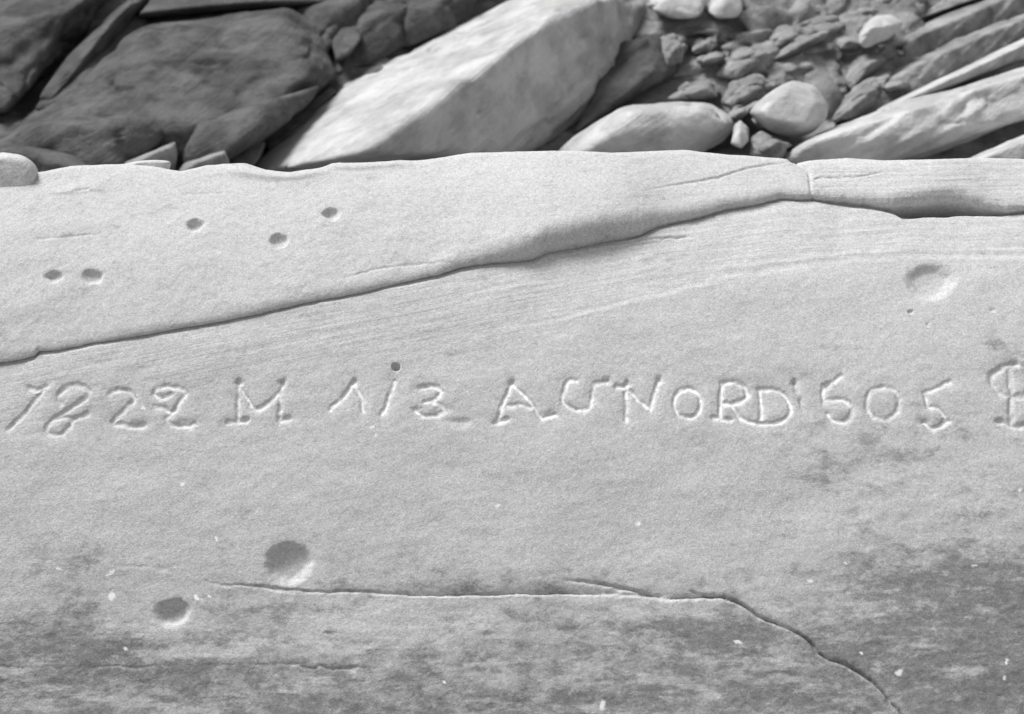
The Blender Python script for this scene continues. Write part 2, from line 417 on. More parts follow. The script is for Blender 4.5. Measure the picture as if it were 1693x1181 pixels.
# ================================================================ lower bed
def build_lower():
    lx, ly = col_px(UC, 450, LEDGE)
    ly = ly + 1.6 * fbm2(lx / 30, lx * 0, 4, 21) * (np.abs(lx - 846) < 1200)
    v0 = v_of_py(ly)
    nin = 26; nmain = 480; nlow = 30
    rows = []
    T = []
    for i in range(nin): T.append(('in', 1 - i / nin))
    for i in range(nmain): T.append(('m', i / nmain))
    for i in range(nlow + 1): T.append(('l', i / nlow))
    vend = v_of_py(1215.0)
    P = np.zeros((len(T), NC, 3)); V = np.zeros((len(T), NC)); INW = np.zeros((len(T), NC))
    for r, (k, t) in enumerate(T):
        if k == 'in': V[r] = v0 - 0.075 * t; INW[r] = t
        elif k == 'm': V[r] = v0 + (vend - v0) * t
        else: V[r] = vend + (1.55 - vend) * t ** 1.2
    U = np.broadcast_to(UC, V.shape)
    y, z, th = prof(V)
    n = np.stack([0 * th, -np.sin(th), np.cos(th)], -1)
    P = np.stack([U, y, z], -1)
    px, py = project(P)
    h = np.zeros(V.shape)
    # the bed dives under the upper bed, deeper in the hollow on the right
    dl = (V - v0[None, :])
    hol = np.exp(-((px - 1565) / 75) ** 2)
    h -= (0.004 + 0.012 * hol) * (1 - sstep(0.0, 0.010, dl))
    h -= INW * (0.035 + 0.05 * hol)
    main = sstep(0.0, 0.02, dl)
    # broad swells
    h += 0.008 * fbm2(U * 2.1, V * 2.6, 3, 1)
    h += 0.0022 * fbm2(U * 9, V * 14, 3, 2)
    h += 0.00045 * fbm2(U * 60, V * 80, 3, 4)
    bed = bed_lower(px, py)
    # bedding laminae stand out between the ledge and the pale seam
    seam = interp([(-600, 900), (100, 690), (400, 615), (700, 572), (940, 522), (1080, 486), (1200, 459), (1300, 444), (1400, 433), (1500, 427), (1693, 424), (2500, 420)], px)
    lamz = (1 - sstep(-25, 30, py - seam)) * main
    lam = 0.0011 * fbm2(bed * 85, U * 4.5 + 5, 4, 8, 0.6) * (0.35 + 0.65 * sstep(350, 900, px + 120 * noise2(px / 90, py / 40, 9)))
    h += lam * (0.12 + 0.88 * lamz)
    # the pale seam: a small step that catches the light
    sj = seam + 3 * fbm2(px / 50, py * 0, 3, 31)
    sfade = sstep(700, 1000, px) 
    h += 0.0030 * (sstep(-4, 7, py - sj) - 1) * sfade * np.clip(0.75 + 0.8 * fbm2(px / 60, py / 60, 3, 37), 0.2, 1.2)
    h += 0.0011 * np.exp(-((py - sj + 14 - (px - 1000) * 0.006) / 4.0) ** 2) * sfade * sstep(1100, 1300, px)
    # thin plate just under the ledge
    pl = [(884, 427), (930, 414), (985, 408), (1060, 401), (1100, 397), (1142, 391)]
    pt = smooth_poly(pl); plx = np.interp(px, pt[:, 0], pt[:, 1])
    w = sstep(880, 905, px) * (1 - sstep(1080, 1145, px))
    h += 0.005 * w * (1 - sstep(-2, 3, py - plx)) * main
    # cracks
    crack(px, py, h, [(1010, 403), (1060, 398), (1145, 391)], 2.2, 0.004)
    cA = [(335, 962), (440, 972), (520, 978), (600, 979), (700, 984), (800, 983), (900, 981), (980, 982), (1040, 985), (1080, 984)]
    cB = [(930, 959), (1000, 966), (1030, 972), (1075, 985), (1120, 990), (1180, 986), (1225, 1000), (1255, 1021), (1290, 1034), (1330, 1055), (1362, 1086), (1400, 1101), (1440, 1126), (1470, 1158), (1500, 1192), (1530, 1230)]
    cC = [(-60, 1099), (60, 1104), (240, 1103), (360, 1099), (440, 1098), (520, 1103), (600, 1104), (685, 1098)]
    line = smooth_poly([(-700, 950), (300, 960)] + cA[1:-2] + cB[3:])
    cy = np.interp(px, line[:, 0], line[:, 1]) + 2.5 * fbm2(px / 26, px * 0, 4, 33)
    below = sstep(-1.5, 4.0, py - cy)
    cf = sstep(380, 700, px)
    h += 0.0034 * below * cf
    # the face curls in above the crack
    cur = np.exp(-np.clip(cy - py, 0, 99) / 11) * (py < cy + 2) * sstep(560, 680, px) * (1 - sstep(960, 1060, px))
    h -= 0.006 * cur
    cur2 = np.exp(-np.clip(cy - py, 0, 99) / 9) * (py < cy + 2) * sstep(1000, 1100, px)
    h -= 0.003 * cur2
    crack(px, py, h, cA, 2.2, 0.0034, 3.0)
    crack(px, py, h, cB, 2.8, 0.0065, 3.5)
    hc = np.zeros(V.shape); crack(px, py, hc, cC, 2.4, 0.0036, 5.0); h += hc * np.clip(0.55 + 0.9 * fbm2(px / 70, py * 0, 2, 36), 0.1, 1)
    crack(px, py, h, [(1140, 978), (1165, 984), (1190, 990)], 2.0, 0.004)
    crack(px, py, h, [(425, 968), (480, 980), (520, 978)], 2.5, 0.002)
    crack(px, py, h, [(180, 935), (240, 938), (300, 935)], 3.0, 0.0006)
    # scaled rough zone at the bottom
    rz = sstep(940, 1060, py + 20 * fbm2(px / 90, py / 90, 2, 40)) + sstep(1250, 1500, px) * sstep(700, 860, py)
    rz = np.clip(rz, 0, 1)
    h += rz * (0.0014 * fbm2(px / 70, py / 30, 3, 41, 0.5) + 0.0003 * fbm2(px / 14, py / 8, 3, 45))
    flake = fbm2(px / 70, py / 30, 4, 47)
    h += rz * 0.0005 * sstep(0.02, 0.14, flake)
    # -------- inscription
    spec = {0: ('lower_bed', outcrop, 'pale lower sandstone bed carrying the carved line'), 1: ('lower_slab', outcrop, 'darker stained slab below the long crack')}
    ids = np.zeros((V.shape[0] - 1, NC - 1), np.int32)
    ids[((below > 0.5) & (px > 420) & (py < 1300))[:-1, :-1]] = 1
    ids[((py > cy) & (px > 420) & (py >= 1100))[:-1, :-1]] = 1
    add_pits(px, py, h, ids, PITS_LOW, 100, spec, 0)
    h += 0.00010 * np.random.default_rng(3).standard_normal(V.shape)        # single grains
    chalk = np.zeros(V.shape, np.float32); bestd = np.full(V.shape, 99.0, np.float32)
    jx = 2.2 * fbm2(px / 11, py / 11, 3, 51); jy = 2.2 * fbm2(px / 11, py / 11, 3, 52)
    amp = 0.75 + 0.55 * fbm2(px / 13, py / 13, 2, 53)
    hcut = np.zeros(V.shape)
    for i, (nm, lab, ck, wd, strokes) in enumerate(LET):
        d = np.full(V.shape, 1e3, np.float32)
        for s in strokes:
            d = np.minimum(d, poly_dist(px + jx, py + jy, smooth_poly(s), 26))
        groove = 0.0036 * amp * (1 - sstep(0.3, wd + 1.0, d))
        dish = 0.0014 * np.exp(-(d / 14) ** 2)
        hcut = np.maximum(hcut, groove + dish)
        # scratched pale line along the bottom of the stroke
        c = np.clip(1.5 * ck, 0, 1) * (1 - sstep(1.5, 3.4, d)) * np.clip(0.9 + 1.0 * fbm2(px / 9, py / 9, 2, 60 + i), 0, 1)
        chalk = np.maximum(chalk, c)
        mk = (d < wd + 1.5) & (d < bestd)
        bestd = np.where(mk, d, bestd)
        ids[mk[:-1, :-1]] = 10 + i
        spec[10 + i] = (nm, 0, lab)
    h -= hcut
    for (cx, cyy, r) in CHISEL:
        lo = cyy > 672
        d = np.hypot((px + 1.6 * jx - cx) / (1.7 if lo else 1.15), (py + 1.6 * jy - cyy) * (1.15 if lo else 1))
        h -= (0.0024 if lo else 0.0034) * (1 - sstep(0, r * 1.7, d))
    P = P + n * h[..., None]
    # -------- maps
    fleck = np.zeros(V.shape, np.float32)
    for (fx, fy, rx, ry, rot) in [(182, 948, 10, 3, -0.7), (185, 986, 6, 7, 0.2), (98, 941, 5, 2.5, 0), (300, 800, 3.5, 2.5, 0), (357, 890, 3, 4, 0), (823, 835, 6, 2.5, 0), (324, 988, 3, 5, -0.5), (345, 986, 3, 2, 0), (207, 1073, 4, 3, 0), (1398, 931, 2.5, 2, 0), (1486, 1112, 7, 4, -0.5), (1663, 1094, 3, 6, 0.3), (1660, 1120, 3, 4, 0), (1610, 936, 7, 2, 0), (236, 675, 4, 3, 0), (1685, 811, 3, 3, 0), (1424, 1080, 4, 2.5, 0), (735, 1128, 3, 2, 0), (996, 1165, 5, 9, 0.1), (1220, 1062, 8, 3, 0.2), (1340, 960, 5, 2, 0), (1055, 865, 4, 3, 0), (615, 706, 4, 3, 0), (622, 720, 2, 4, 0)]:
        m = (abs(px - fx) < 25) & (abs(py - fy) < 25)
        x = px[m] - fx + 1.5 * noise2(px[m] / 4, py[m] / 4, 77); yv = py[m] - fy + 1.5 * noise2(px[m] / 4, py[m] / 4, 78)
        xr = x * math.cos(rot) + yv * math.sin(rot); yr = -x * math.sin(rot) + yv * math.cos(rot)
        fleck[m] = np.maximum(fleck[m], 1 - sstep(0.7, 1.15, np.hypot(xr / rx, yr / ry)))
    pyj = py + 45 * fbm2(px / 170, py / 120, 3, 301)
    pat = 0.27 * sstep(800, 1060, pyj) + 0.20 * sstep(960, 1160, pyj) + 0.15 * fbm2(px / 120, py / 50, 3, 305) * sstep(600, 950, py)
    pat = pat + 0.40 * np.exp(-(((px - 1560) / 150) ** 2 + ((py - 990) / 100) ** 2))
    pat = pat + 0.22 * np.exp(-(((px - 1490) / 170) ** 2 + ((py - 740) / 70) ** 2))
    pat = pat + 0.22 * np.exp(-(((px - 1660) / 60) ** 2 + ((py - 600) / 60) ** 2)) + 0.2 * sstep(1600, 1693, px) * sstep(850, 960, py)
    pat = pat + 0.28 * np.exp(-(((px - 800) / 230) ** 2 + ((py - 970) / 14) ** 2))  # darker strip along the face just above the long crack
    pat = pat + 0.3 * np.exp(-(((px - 1130) / 120) ** 2 + ((py - 1050) / 50) ** 2)) + 0.25 * np.exp(-(((px - 120) / 120) ** 2 + ((py - 1060) / 45) ** 2))
    for (gx_, gy_, gw, gh, ga) in [(1480, 1000, 75, 8, .3), (1515, 1070, 50, 10, .4), (1560, 1110, 60, 7, .35), (1500, 925, 60, 16, .25), (1150, 1012, 55, 13, .3), (1180, 1090, 30, 10, .35), (1640, 1020, 30, 20, .25), (1060, 1060, 60, 14, .2), (760, 1060, 90, 16, .15), (240, 1040, 70, 16, .2), (330, 1080, 60, 14, .2), (880, 1120, 80, 14, .2), (160, 1160, 70, 10, .2), (1590, 1150, 60, 10, .2)]:
        wq = gw * (1 + 0.4 * noise2(px / 20, py / 8, 311))
        pat = pat - ga * np.exp(-((px - gx_) / wq) ** 2 - ((py - gy_ + 5 * noise2(px / 25, py / 9, 312)) / gh) ** 2)
    pat = pat - 0.22 * sstep(0.12, 0.5, fbm2(px / 80, py / 15, 4, 313, 0.6)) * sstep(850, 1000, py)
    pat = pat - 0.25 * np.exp(-(((px - 640) / 120) ** 2 + ((py - 1030) / 30) ** 2)) + 0.10 * sstep(1100, 1400, px) * sstep(620, 800, py)
    pat = pat + 0.13 * np.exp(-(((px - 420) / 300) ** 2 + ((py - 530) / 60) ** 2)) + 0.04
    attrs = {'bed': bed, 'lamina': 0.25 + 0.75 * lamz, 'patina': np.clip(pat, 0, 0.85), 'chalk': chalk, 'fleck': fleck}
    return split_grid(P, attrs, ids, spec, M_FACE)

# ================================================================ upper bed
def build_upper():
    ex, ey = col_px(UC, 450, LEDGE_UP)
    ey = ey + 1.4 * fbm2(ex / 22, ex * 0, 4, 121) * (np.abs(ex - 846) < 1200)
    tx, ty = col_px(UC, 270, CREST)
    r = interp_s(ROLL, ex, 22) * MM
    RT = interp_s([(700, 1.9), (860, 1.15), (1050, 1.15), (1120, 1.6), (1400, 1.6), (1490, 1.15), (1610, 1.15), (1680, 1.6)], ex)
    ve = v_of_py(ey) - RT * r
    nroll, nmain, ncrest, nback, nund = 24, 220, 14, 14, 6
    rows = []; VR = []; HS = []
    def S(v, h):
        y, z, th = prof(v)
        n = np.stack([0 * th, -np.sin(th), np.cos(th)], -1)
        return np.stack([UC, y, z], -1) + n * np.asarray(h)[..., None], n, th
    DF = interp_s([(700, 0.6), (860, 1.0), (1040, 1.0), (1120, 0.7), (1380, 0.7), (1480, 0.95), (1600, 0.95), (1680, 0.7)], ex)
    h_edge = DF * r + 0.004
    kx = np.arange(-1200, 3200, 20.0)
    ke = np.interp(kx, ex, h_edge); kw = np.exp(-(np.arange(-15, 16) * 20 / 130.0) ** 2); kw /= kw.sum()
    h_base = np.maximum(np.interp(ex, kx, np.convolve(np.pad(ke, 15, 'edge'), kw, 'valid')), 0.014)
    def hsm(v):
        d = np.clip((ve - v) / 0.22, 0, 1)
        return h_edge + (h_base - h_edge) * (d * d * (3 - 2 * d))
    kinds = []
    # back of the rock, bottom to top
    rc = 0.045
    tyy = ty + 12
    for _ in range(5):
        vt = v_of_py(tyy)
        p0, n0, th0 = S(vt, hsm(vt))
        top = p0 - n0 * rc + rc * np.array([0, math.sin(math.radians(4)), math.cos(math.radians(4))])
        cxp, cyp = project(top)
        tyy = tyy + 0.9 * (interp(CREST, cxp) - cyp)
    C = p0 - n0 * rc
    back = []
    a1 = -math.radians(28)
    def arc(a):      # a = slope angle of the surface, from th0 to a1
        return C + rc * np.stack([0 * th0, -np.sin(a) + 0 * th0, np.cos(a) + 0 * th0], -1)
    e1 = arc(np.full(NC, a1))
    for i in range(nback):
        t = 1 - i / nback
        L = 1.3 * t ** 1.5
        q = e1.copy()
        q[:, 1] += 0.35 * np.minimum(L, 0.3) / 0.3 + 0.35 * np.clip(L - 0.3, 0, None)
        q[:, 2] -= 0.18 * np.minimum(L, 0.3) / 0.3 + 0.95 * np.clip(L - 0.3, 0, None)
        rows.append(q); kinds.append(0)
    for i in range(ncrest):
        t = i / ncrest
        rows.append(arc(a1 + (th0 - a1) * t)); kinds.append(1)
    for i in range(nmain + 1):
        t = i / nmain
        v = vt + (ve - vt) * t
        q, _, _ = S(v, hsm(v)); rows.append(q); kinds.append(2)
    p1, n1, th1 = S(ve, h_edge)
    T1 = np.stack([0 * th1, -np.cos(th1), -np.sin(th1)], -1)
    C1 = p1 - n1 * (DF * r)[:, None]
    for i in range(1, nroll + 1):
        a = math.radians(108) * i / nroll
        rows.append(C1 + (n1 * (DF * r)[:, None] * math.cos(a) + T1 * (RT * r)[:, None] * math.sin(a))); kinds.append(3)
    last = rows[-1]
    for i in range(1, nund + 1):
        rows.append(last - n1 * (0.10 * i / nund) - T1 * (0.035 * i / nund)); kinds.append(4)
    P = np.stack(rows, 0); kinds = np.array(kinds)
    N = grid_normals(P)
    px, py = project(P)
    U = P[..., 0]
    face = ((kinds == 2) | (kinds == 1) | (kinds == 3))[:, None] * np.ones(P.shape[:2])
    h = np.zeros(P.shape[:2])
    rr = np.linalg.norm(P[:, :, 1:] - P[40:41, :, 1:], axis=-1)
    h += 0.005 * fbm2(U * 2.4 + 9, rr * 4, 3, 101)
    h += 0.0018 * fbm2(U * 11, rr * 16, 3, 102)
    h += 0.0006 * fbm2(U * 70, rr * 80, 3, 104)
    h += (kinds == 0)[:, None] * 0.03 * fbm2(U * 3, rr * 3, 4, 106)
    bed = (py + 0.03 * px) / 1000
    lamr = sstep(1330, 1350, px) * 0.9 + 0.18 + 0.25 * sstep(900, 1300, px)
    h += face * 0.0014 * lamr * fbm2(bed * 75, U * 2.0, 4, 108, 0.6)
    # rolls and lips along the crest
    def roll(pts, amp, w_up, w_dn, x0, x1, f=60):
        pt = smooth_poly(pts); c = np.interp(px, pt[:, 0], pt[:, 1])
        wgt = sstep(x0, x0 + f, px) * (1 - sstep(x1 - f, x1, px))
        d = py - c
        return amp * wgt * np.where(d < 0, np.exp(-(d / w_up) ** 2), np.exp(-(d / w_dn) ** 2)) * face
    h += roll([(350, 285), (400, 287), (440, 293), (480, 294), (520, 288), (560, 280)], 0.0065, 14, 5, 345, 560)
    h += roll([(530, 274), (600, 276), (660, 271)], 0.0045, 10, 4.0, 520, 690, 40)
    h += roll([(60, 318), (100, 320), (150, 314)], 0.003, 12, 3, 60, 200, 50)
    # flake overlap on the right: upper sheet stands proud of the one under it
    stp = smooth_poly([(1045, 319), (1100, 309), (1160, 300), (1200, 291), (1240, 279), (1270, 273), (1305, 268)])
    c = np.interp(px, stp[:, 0], stp[:, 1]) + 1.5 * fbm2(px / 18, px * 0, 3, 130)
    wgt = sstep(1045, 1150, px) * (1 - sstep(1300, 1310, px))
    h += face * wgt * (0.0016 * (1 - sstep(-3, 2.5, py - c)) * np.exp(-np.clip(c - py, 0, 99) / 40) - 0.0016 * np.exp(-((py - c - 1) / 2) ** 2))
    # joint that parts the right-hand block
    jt = smooth_poly([(1306, 262), (1318, 272), (1334, 284), (1338, 300), (1340, 318), (1346, 335)])
    jxx = np.interp(py, jt[:, 1], jt[:, 0]) + 2.0 * fbm2(py / 10, py * 0, 3, 131)
    dj = px - jxx
    h -= face * (0.0030 * np.exp(-(dj / 2.4) ** 2) + 0.003 * np.exp(-(dj / 14) ** 2) * (1 - sstep(275, 300, py)))
    fh = face * 0
    crack(px, py, fh, [(1345, 298), (1375, 295), (1400, 297)], 2.2, 0.003)
    crack(px, py, fh, [(1385, 293), (1420, 292), (1460, 286)], 2.0, 0.003)
    crack(px, py, fh, [(50, 395), (100, 393), (165, 388)], 1.8, 0.0014)
    crack(px, py, fh, [(565, 462), (610, 448), (660, 440), (745, 431)], 2.2, 0.0014)
    crack(px, py, fh, [(120, 318), (150, 313)], 2.0, 0.0025)
    crack(px, py, fh, [(300, 322), (330, 318), (380, 318)], 2.0, 0.001)
    h += fh * face
    ids = np.zeros((P.shape[0] - 1, NC - 1), np.int32)
    spec = {0: ('upper_bed', outcrop, 'bright overhanging upper bed with five round pits'), 1: ('end_block', outcrop, 'layered block of the upper bed right of the joint')}
    ids[(dj > 0)[:-1, :-1]] = 1
    add_pits(px, py, h, ids, PITS_UP, 100, spec, 0, face > 0)
    h += 0.00010 * np.random.default_rng(4).standard_normal(h.shape)
    P = P + N * h[..., None]
    pat = 0.10 + 0.0 * px
    attrs = {'bed': bed, 'lamina': np.clip(lamr, 0, 1), 'patina': pat, 'chalk': 0 * px, 'fleck': 0 * px}
    return split_grid(P, attrs, ids, spec, M_FACE)

parts_low = build_lower()
parts_up = build_upper()

# ------------------------------------------------------------------ rocks: rounded polytopes through measured corner points
ICO = {}
def icosphere(n):
    if n not in ICO:
        b = bmesh.new(); bmesh.ops.create_icosphere(b, subdivisions=n, radius=1.0)
        b.verts.ensure_lookup_table()
        ICO[n] = (np.array([v.co[:] for v in b.verts]), np.array([[v.index for v in f.verts] for f in b.faces], np.int32))
        b.free()
    return ICO[n]

def hull_planes(pts):
    b = bmesh.new()
    for p in pts: b.verts.new(p)
    bmesh.ops.convex_hull(b, input=b.verts[:])
    b.normal_update()
    c = np.mean(pts, 0)
    pl = []
    for f in b.faces:
        if f.calc_area() < 1e-9: continue
        n = np.array(f.normal[:]); d = n @ (np.array(f.verts[0].co[:]) - c)
        if d < 0: n, d = -n, -d
        if any(n @ q[0] > 0.995 and abs(d - q[1]) < 0.06 for q in pl): continue
        pl.append((n, max(d, 1e-3)))
    b.free()
    return c, np.array([q[0] for q in pl]), np.array([q[1] for q in pl])

def rounded_rock(name, pts, mat, n=5, p=22, amp=0.02, freq=6.0, strata=None, seed=0, parent=None, cracks=(), pat=0.32):
    """pts: world corner points; p: sharpness of the edges; strata: (direction, amplitude, frequency)"""
    pts = np.array(pts, float)
    c = pts.mean(0)
    q = pts - c
    w, E = np.linalg.eigh(q.T @ q / len(q))
    s = np.sqrt(np.maximum(w, 1e-6))
    qw = (q @ E) / s
    cw, Nn, D = hull_planes(qw)
    V, F = icosphere(n)
    k = np.maximum(V @ Nn.T, 0) / D
    rad = (k ** p).sum(1) ** (-1.0 / p)
    X = (V * rad[:, None] + cw) * s @ E.T + c
    # fracture facets, weathering and bedding steps
    ctr = X.mean(0)
    dirv = X - ctr; dirv /= np.linalg.norm(dirv, axis=1, keepdims=True)
    h = amp * fbm3(X * freq, 5, seed, 0.5)
    h -= 0.9 * amp * np.exp(-np.abs(fbm3(X * freq * 0.7 + 40, 3, seed + 5)) * 14)
    h += 0.35 * amp * fbm3(X * freq * 4.5, 3, seed + 6)
    if strata:
        sd = np.array(strata[0], float); sd /= np.linalg.norm(sd)
        t = X @ sd
        t = t + 0.03 * fbm3(X * 3, 2, seed + 8)
        lay = noise2(t * strata[2], 0.7 * (X[:, 0] + X[:, 1]), seed + 11)
        lay2 = noise2(t * strata[2] * 2.7, 1.3 * (X[:, 0] - X[:, 2]), seed + 12)
        h += strata[1] * (np.sign(lay) * np.abs(lay) ** 0.6 + 0.5 * lay2)
    for (pl_, w_, dp_) in cracks:          # slits and cracks on the side that is in view
        cxp, cyp = project(X)
        dd = poly_dist(cxp + 3 * fbm3(X * 20, 2, seed + 21), cyp, smooth_poly(pl_), 40)
        h -= dp_ * np.exp(-(dd / w_) ** 2) * ((dirv @ np.array([0, -0.9, 0.4])) > -0.1)
    X = X + dirv * h[:, None]
    base = np.array([ctr[0], ctr[1], X[:, 2].min()])
    o = make_mesh(name, X - base, F, mat, {'bed': (X @ (np.array(strata[0]) if strata else np.array([0, 0, 1]))), 'lamina': np.full(len(X), 1.0 if strata else 0.3), 'patina': np.full(len(X), pat), 'chalk': np.zeros(len(X)), 'fleck': np.zeros(len(X))}, None, parent)
    o.location = base
    return o

# left knob and the flake on the crest: loose pieces of the bed, part of the outcrop
def on_depth(px, py, d):
    r = ray(px, py); return CAM + r * d

def crest_piece(name, pxs, dfront, dback, label, n=6, **kw):
    pts = [on_depth(x, y, dfront + (df if False else 0)) for x, y in pxs] + [on_depth(x, y, dback) for x, y in pxs]
    o = rounded_rock(name, pts, M_FACE, n=n, parent=outcrop, **kw)
    o['label'] = label
    return o
crest_piece('crest_knob', [(-60, 258), (20, 252), (46, 260), (64, 280), (64, 304), (46, 326), (-60, 338)], 2.89, 3.16, 'rounded knob of stone on the crest at far left', p=9, amp=0.004, freq=14, seed=3, pat=0.1)
crest_piece('crest_flake', [(180, 279), (225, 266), (262, 264), (283, 266), (285, 276), (278, 284), (210, 288)], 2.95, 3.12, 'thin flake lying along the crest', p=7, amp=0.003, freq=16, seed=5, pat=0.1)

# ------------------------------------------------------------------ hillside behind
ALPHA = math.radians(30)
HN = np.array([0, -math.sin(ALPHA), math.cos(ALPHA)])
HP = np.array([0, 1.0, -0.62])
def hill(px, py, lift=0.0):
    r = ray(px, py)
    t = ((HP + HN * lift - CAM) @ HN) / (r @ HN)
    return CAM + r * t

gx = np.concatenate([-np.geomspace(150, 2.6, 26)[:-1], np.linspace(-2.6, 2.6, 210), np.geomspace(2.6, 150, 26)[1:]])
gy = np.concatenate([np.linspace(-150, -4, 16), np.linspace(-3.5, 0.9, 30), np.linspace(1.0, 4.6, 190), 4.6 + np.geomspace(0.1, 190, 26)])
GX, GY = np.meshgrid(gx, gy)
s = np.clip(GY - HP[1], -0.9, None)
zz = HP[2] + math.tan(ALPHA) * np.where(s < 28, s, 28 + (s - 28) * 0.15)
zz = np.where(GY < 0.1, -1.14, zz)
near = np.exp(-(np.maximum(np.abs(GX) - 3, 0) / 6) ** 2) * np.exp(-(np.maximum(np.abs(GY - 2.5) - 3, 0) / 6) ** 2)
zz = zz + 0.02 - 0.06 * (1 - sstep(-0.2, 0.5, GX)) + 0.10 * fbm2(GX * 1.8, GY * 2.6, 5, 201) * sstep(0.1, 1.0, GY) + 0.04 * fbm2(GX * 8, GY * 11, 4, 205, 0.6)
zz = zz + (1 - near) * 0.5 * fbm2(GX * 0.12, GY * 0.12, 4, 207) * (np.hypot(GX, GY) > 6)
Pg = np.stack([GX, GY, zz], -1)
R_, C_ = GX.shape
idx = np.arange(R_ * C_).reshape(R_, C_)
Fg = np.stack([idx[:-1, :-1], idx[:-1, 1:], idx[1:, 1:], idx[1:, :-1]], -1).reshape(-1, 4)
zero = np.zeros(R_ * C_)
tag(make_mesh('rocky_slope', Pg.reshape(-1, 3), Fg, M_MID, {'bed': Pg[..., 2].ravel(), 'lamina': zero, 'patina': (0.35 + 0.5 * (1 - sstep(-0.2, 0.5, GX))).ravel(), 'chalk': zero, 'fleck': zero}), kind='structure')

STR = (0.45, 0.25, -0.86)     # bedding direction of the tumbled slabs
def rock(name, label, outline, mat, ridge=(), lift=0.04, thick=0.35, n=5, p=20, amp=0.02, freq=5.0, strata=None, seed=0, group=None, cracks=(), steep=0.0):
    """outline: (px, py[, lift]) corner points; ridge: points standing out towards the viewer"""
    pts = []
    cyy = sum(q[1] for q in outline) / len(outline)
    outline = [(q[0], q[1], (q[2] if len(q) > 2 else lift) - steep * (q[1] - cyy)) for q in outline]
    ridge = [(q[0], q[1], q[2] - steep * (q[1] - cyy)) for q in ridge]
    for q in outline:
        lf = q[2] if len(q) > 2 else lift
        a = hill(q[0], q[1], lf)
        pts.append(a)
    for q in ridge:
        pts.append(hill(*q))
    cen = np.mean(pts, 0)
    for q in outline:
        lf = q[2] if len(q) > 2 else lift
        a = hill(q[0], q[1], lf)
        d = a - CAM; d /= np.linalg.norm(d)
        pts.append(cen + (a - cen) * 0.92 + d * thick)
    o = rounded_rock(name, pts, mat, n, p, amp * 1.35, freq, strata and (strata[0], strata[1] * 1.35, strata[2]), seed, None, cracks)
    return tag(o, label, 'rock', group)

# ---- big bright leaning slab
rock('leaning_rock', 'long bright leaning slab with a white top and a shaded side', [(400, 292), (470, 215), (560, 140), (700, 75), (880, -20), (1070, -30), (1085, 5), (1032, 90), (1020, 150), (950, 212), (895, 256), (600, 290)], M_LIGHT,
     ridge=[(598, 256, 0.36), (680, 198, 0.38), (716, 160, 0.39), (860, 72, 0.39), (925, 14, 0.37), (985, 2, 0.32)], lift=0.02, thick=0.5, n=6, p=80, amp=0.018, freq=5, strata=(STR, 0.006, 16), seed=11,
     cracks=[([(635, 142), (668, 112), (700, 86)], 5, 0.02), ([(570, 224), (620, 182), (675, 148)], 6, 0.012), ([(698, 160), (726, 141)], 7, 0.015), ([(798, 86), (822, 72), (838, 62)], 9, 0.02), ([(850, 60), (895, 37)], 5, 0.012), ([(700, 235), (760, 170), (800, 140)], 8, 0.012), ([(930, 130), (960, 100), (1010, 85)], 8, 0.012)])
# ---- left: dark blocks
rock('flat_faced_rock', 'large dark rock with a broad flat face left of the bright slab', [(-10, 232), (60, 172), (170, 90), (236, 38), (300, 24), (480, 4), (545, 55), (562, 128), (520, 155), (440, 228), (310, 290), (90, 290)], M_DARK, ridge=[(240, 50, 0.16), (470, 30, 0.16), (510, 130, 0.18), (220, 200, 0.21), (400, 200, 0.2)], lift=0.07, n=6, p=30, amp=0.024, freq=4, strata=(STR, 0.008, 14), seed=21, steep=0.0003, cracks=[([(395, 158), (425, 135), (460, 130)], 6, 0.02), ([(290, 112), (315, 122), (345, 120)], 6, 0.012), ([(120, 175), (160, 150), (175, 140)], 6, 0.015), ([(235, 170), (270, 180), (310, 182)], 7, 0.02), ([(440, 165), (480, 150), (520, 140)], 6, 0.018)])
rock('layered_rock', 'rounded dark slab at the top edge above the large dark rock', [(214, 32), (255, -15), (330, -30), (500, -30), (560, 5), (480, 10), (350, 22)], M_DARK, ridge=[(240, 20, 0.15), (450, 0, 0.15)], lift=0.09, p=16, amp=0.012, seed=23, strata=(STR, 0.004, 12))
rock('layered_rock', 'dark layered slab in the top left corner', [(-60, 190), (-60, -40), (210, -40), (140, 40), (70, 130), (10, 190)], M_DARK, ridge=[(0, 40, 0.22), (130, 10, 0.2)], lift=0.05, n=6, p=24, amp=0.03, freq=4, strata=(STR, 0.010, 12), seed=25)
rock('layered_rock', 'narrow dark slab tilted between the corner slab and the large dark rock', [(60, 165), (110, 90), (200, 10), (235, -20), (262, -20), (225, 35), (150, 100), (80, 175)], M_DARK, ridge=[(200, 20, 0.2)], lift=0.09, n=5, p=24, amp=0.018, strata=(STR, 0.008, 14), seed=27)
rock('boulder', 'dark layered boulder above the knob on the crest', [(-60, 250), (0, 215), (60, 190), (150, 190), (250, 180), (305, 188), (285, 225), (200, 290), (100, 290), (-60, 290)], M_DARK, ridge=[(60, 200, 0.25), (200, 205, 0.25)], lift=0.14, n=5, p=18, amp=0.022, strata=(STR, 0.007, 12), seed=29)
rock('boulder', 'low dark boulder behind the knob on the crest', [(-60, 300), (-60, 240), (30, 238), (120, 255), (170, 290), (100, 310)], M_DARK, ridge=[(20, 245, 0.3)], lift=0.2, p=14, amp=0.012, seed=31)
rock('boulder', 'wedge shaped grey stone in the dark gap above the crest flake', [(190, 300), (205, 268), (250, 250), (292, 232), (297, 250), (288, 300)], M_MID, ridge=[(285, 238, 0.34), (230, 264, 0.34)], lift=0.24, p=26, amp=0.008, seed=33, n=4)
